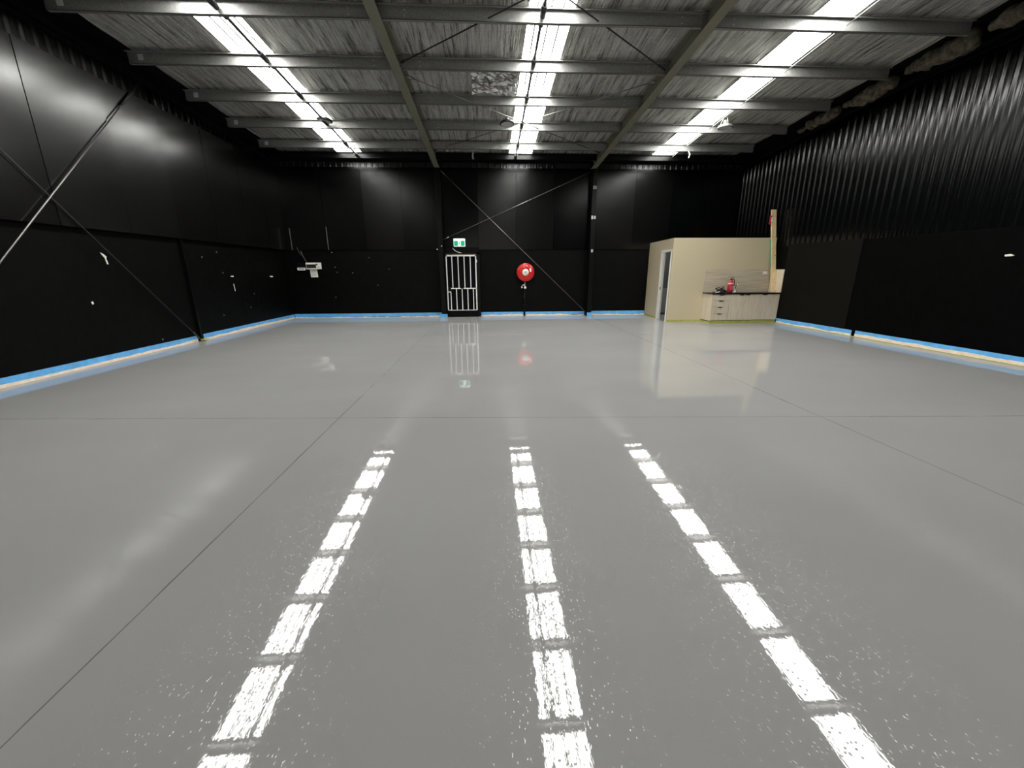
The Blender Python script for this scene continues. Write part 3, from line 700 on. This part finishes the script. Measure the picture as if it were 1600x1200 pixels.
# ================================================================ KITCHENETTE
CY = 12.27
t = thing('base_cabinet', (7.95, 12.55, 0), 'wood grain kitchenette base cabinet against the beige room', 'cabinet')
MB().box(6.89, 6.91, CY, 12.84, .085, .90).build('end_panel', M['wood_end'], t)
MB().box(6.91, 9.05, CY+.02, 12.84, .10, .90).build('carcass', M['wood_v'], t)
MB().box(6.89, 9.05, CY+.03, CY+.05, 0, .10).build('kickboard', M['yellow'], t)
zs = (.895, .715, .515, .312, .105)
for k in range(4):
    d = MB().box(6.913, 7.452, CY, CY+.019, zs[k+1]+.004, zs[k]-.004).build('drawer', M['wood_v'], t)
    MB().box(7.12, 7.25, CY-.02, CY+.001, zs[k]-.028, zs[k]-.008).build('handle', M['black_steel'], d)
for a, b, hx0 in ((7.456, 7.92, 7.76), (7.924, 8.45, 7.95), (8.454, 9.048, 8.50)):
    d = MB().box(a, b, CY, CY+.019, .108, .892).build('door', M['wood_v'], t)
    MB().box(hx0, hx0+.13, CY-.02, CY+.001, .865, .89).build('handle', M['black_steel'], d)
o = MB().box(6.86, 9.055, CY-.03, 12.845, .901, .937).build('worktop', M['worktop'], loc=(7.95, 12.5, .9), bevel=.004); tag(o, 'thin black worktop on the kitchenette cabinet', 'worktop')
WT = .937
o = MB().box(6.88, 9.03, 12.83, 12.848, WT+.001, 1.64).build('splashback', M['wood_h'], loc=(7.95, 12.84, WT)); tag(o, 'wide horizontal grain splashback behind the worktop', 'splashback')
o = MB().box(9.036, 9.056, 12.25, 12.828, WT+.001, 1.63).build('splashback', M['wood_end'], loc=(9.05, 12.5, WT)); tag(o, 'pale side splashback on the right wall end of the worktop', 'splashback')
t = thing('power_outlet', (8.84, 12.83, 1.53), 'white power outlet on the wide splashback', 'power outlet')
MB().box(8.765, 8.905, 12.815, 12.829, 1.49, 1.57).build('plate', M['white'], t, bevel=.003)
for sx in (8.80, 8.87): MB().box(sx-.01, sx+.01, 12.811, 12.8155, 1.535, 1.555).build('switch', M['offwhite'], t)
for sx in (8.80, 8.87): MB().box(sx-.004, sx+.004, 12.812, 12.8155, 1.505, 1.52).build('socket', M['black_ink'], t)
# extinguisher
ex_, ey_ = 7.555, 12.5
t = thing('fire_extinguisher', (ex_, ey_, WT), 'red fire extinguisher with pale band standing on the worktop', 'fire extinguisher')
MB().lathe([(.07, .0), (.082, .01), (.084, .03), (.084, .31), (.07, .345), (.035, .37), (.028, .385)], (ex_, ey_, WT+.001), n=32).build('cylinder', M['ext_red'], t)
MB().lathe([(.0848, .255), (.0855, .257), (.0855, .298), (.0848, .30)], (ex_, ey_, WT), n=32).build('band', M['pink'], t)
MB().lathe([(.03, .383), (.03, .41), (.018, .42)], (ex_, ey_, WT), n=16).build('valve', M['black_steel'], t)
MB().bar((ex_-.02, ey_, WT+.43), (ex_+.075, ey_-.01, WT+.475), .022, .012).bar((ex_-.02, ey_, WT+.415), (ex_+.08, ey_-.01, WT+.425), .022, .01).build('lever', M['black_rubber'], t)
MB().tube([(ex_+.03, ey_, WT+.40), (ex_+.085, ey_-.01, WT+.40), (ex_+.105, ey_-.02, WT+.34), (ex_+.10, ey_-.03, WT+.20)], .012, 8).build('hose', M['black_rubber'], t)
MB().tube([(ex_-.05, ey_-.0665, WT+.06), (ex_-.05, ey_-.0685, WT+.23)], .004, 6).box(ex_-.045, ey_*0+ex_+.045, ey_-.0875, ey_-.084, WT+.09, WT+.20).build('label', pbr('red_label', (.45, .10, .11), .5), t)
# tap
tx_, ty_ = 7.84, 12.68
t = thing('kitchen_tap', (tx_, ty_, WT), 'chrome goose neck tap behind the worktop', 'tap')
MB().lathe([(.028, 0), (.028, .012), (.02, .02), (.02, .09), (.016, .1)], (tx_, ty_, WT+.001), n=20).build('base', M['chrome'], t)
MB().tube([(tx_, ty_, WT+.09), (tx_, ty_, WT+.20), (tx_-.005, ty_-.02, WT+.235), (tx_-.015, ty_-.07, WT+.25), (tx_-.022, ty_-.12, WT+.235), (tx_-.025, ty_-.135, WT+.20)], .014, 10).build('spout', M['chrome'], t)
MB().tube([(tx_+.015, ty_, WT+.07), (tx_+.05, ty_-.01, WT+.11)], .008, 8).build('lever', M['chrome'], t)
o = MB().box(7.65, 7.755, 12.50, 12.58, WT+.001, WT+.03).build('sponge', M['paper'], loc=(7.7, 12.54, WT), bevel=.008); tag(o, 'small white sponge beside the tap', 'sponge')
# tangled hose / bag heap
t = thing('tool_bag', (7.27, 12.5, WT), 'heap of black bag and coiled cable on the worktop', 'bag')
rr = random.Random(11); mb = MB(); vs = []; n1, n2 = 20, 10
for i in range(n2+1):
    th = math.pi*.5*i/n2
    for j in range(n1):
        ph = 2*math.pi*j/n1; q = 1+.18*math.sin(3*ph+i)+rr.uniform(-.06, .06)
        vs.append((7.29+.15*math.cos(ph)*math.cos(th)**.8*q, 12.52+.11*math.sin(ph)*math.cos(th)**.8*q, WT+.002+.115*math.sin(th)*(1+rr.uniform(-.1, .1))))
mb.add(vs, [(i*n1+j, i*n1+(j+1)%n1, (i+1)*n1+(j+1)%n1, (i+1)*n1+j) for i in range(n2) for j in range(n1)], True); mb.f.append(list(range(n1))[::-1])
mb.build('body', M['black_rubber'], t)
pts = []
for k in range(46):
    a = k*.42; pts.append((7.20+.10*math.cos(a)+.02*math.sin(k*.9), 12.50+.06*math.sin(a), WT+.05+.06*math.sin(a*.5+1)**2+.028*math.sin(k*1.3)**2+.02))
MB().tube(pts, .008, 8).build('cable_coil', M['black_steel'], t)
MB().tube([(7.25, 12.48, WT+.10), (7.28, 12.47, WT+.17), (7.33, 12.48, WT+.185), (7.37, 12.50, WT+.12)], .012, 8).build('strap', M['black_rubber'], t)
MB().tube([(7.16, 12.45, WT+.02), (7.08, 12.42, WT+.03), (7.0, 12.44, WT+.012), (6.95, 12.40, WT+.03)], .012, 8).build('loose_end', M['black_rubber'], t)
o = MB().prism([(6.98, 12.30), (7.12, 12.30), (7.16, 12.40), (7.04, 12.40)], WT+.002, WT+.012, lambda p, q, tt: (p, q, tt+(.03 if p > 7.1 else 0))).build('folded_paper', M['paper'], loc=(7.06, 12.35, WT)); tag(o, 'folded white paper on the worktop before the black heap', 'paper')
# timber plank, red level, green strip
pa, pb = Vector((8.965, 12.50, WT+.0)), Vector((8.885, 12.97, 3.42))
def along(z): q = (z-pa.z)/(pb.z-pa.z); return pa+(pb-pa)*q
t = thing('timber_plank', pa, 'tall pine timber plank leaning upright on the worktop end', 'plank')
mp = lambda x, y, z: (lambda c: (c.x+x, c.y+y, c.z))(along(z))
MB().box(-.075, .075, -.035, .01, WT+.003, 3.42, mp).build('board', M['pine'], t, bevel=.004)
for x, z in ((.045, 2.05), (-.03, 1.32), (-.02, 1.06), (.05, 2.62), (-.05, 2.60), (.06, .99)):
    c = along(z); MB().lathe([(.012, 0), (.012, .002)], (c.x+x, c.y-.0365, c.z), '-y', 12).build('knot', M['knot'], t)
c = along(3.11)
t = thing('spirit_level', c, 'small red and white level strapped to the top of the plank', 'level')
MB().box(c.x-.125, c.x-.076, c.y-.04, c.y+.02, 2.99, 3.24).build('body', M['ext_red'], t, bevel=.01)
MB().box(c.x-.10, c.x-.055, c.y-.05, c.y-.0385, 3.06, 3.19).build('label', M['white'], t)
mp2 = lambda x, y, z: (lambda c: (c.x+x, c.y+y, c.z))(along(z))
o = MB().box(-.10, -.076, -.02, .01, 1.66, 2.55, mp2).build('green_batten', M['teal'], loc=along(2.1)); tag(o, 'thin green batten standing behind the left edge of the plank', 'batten')
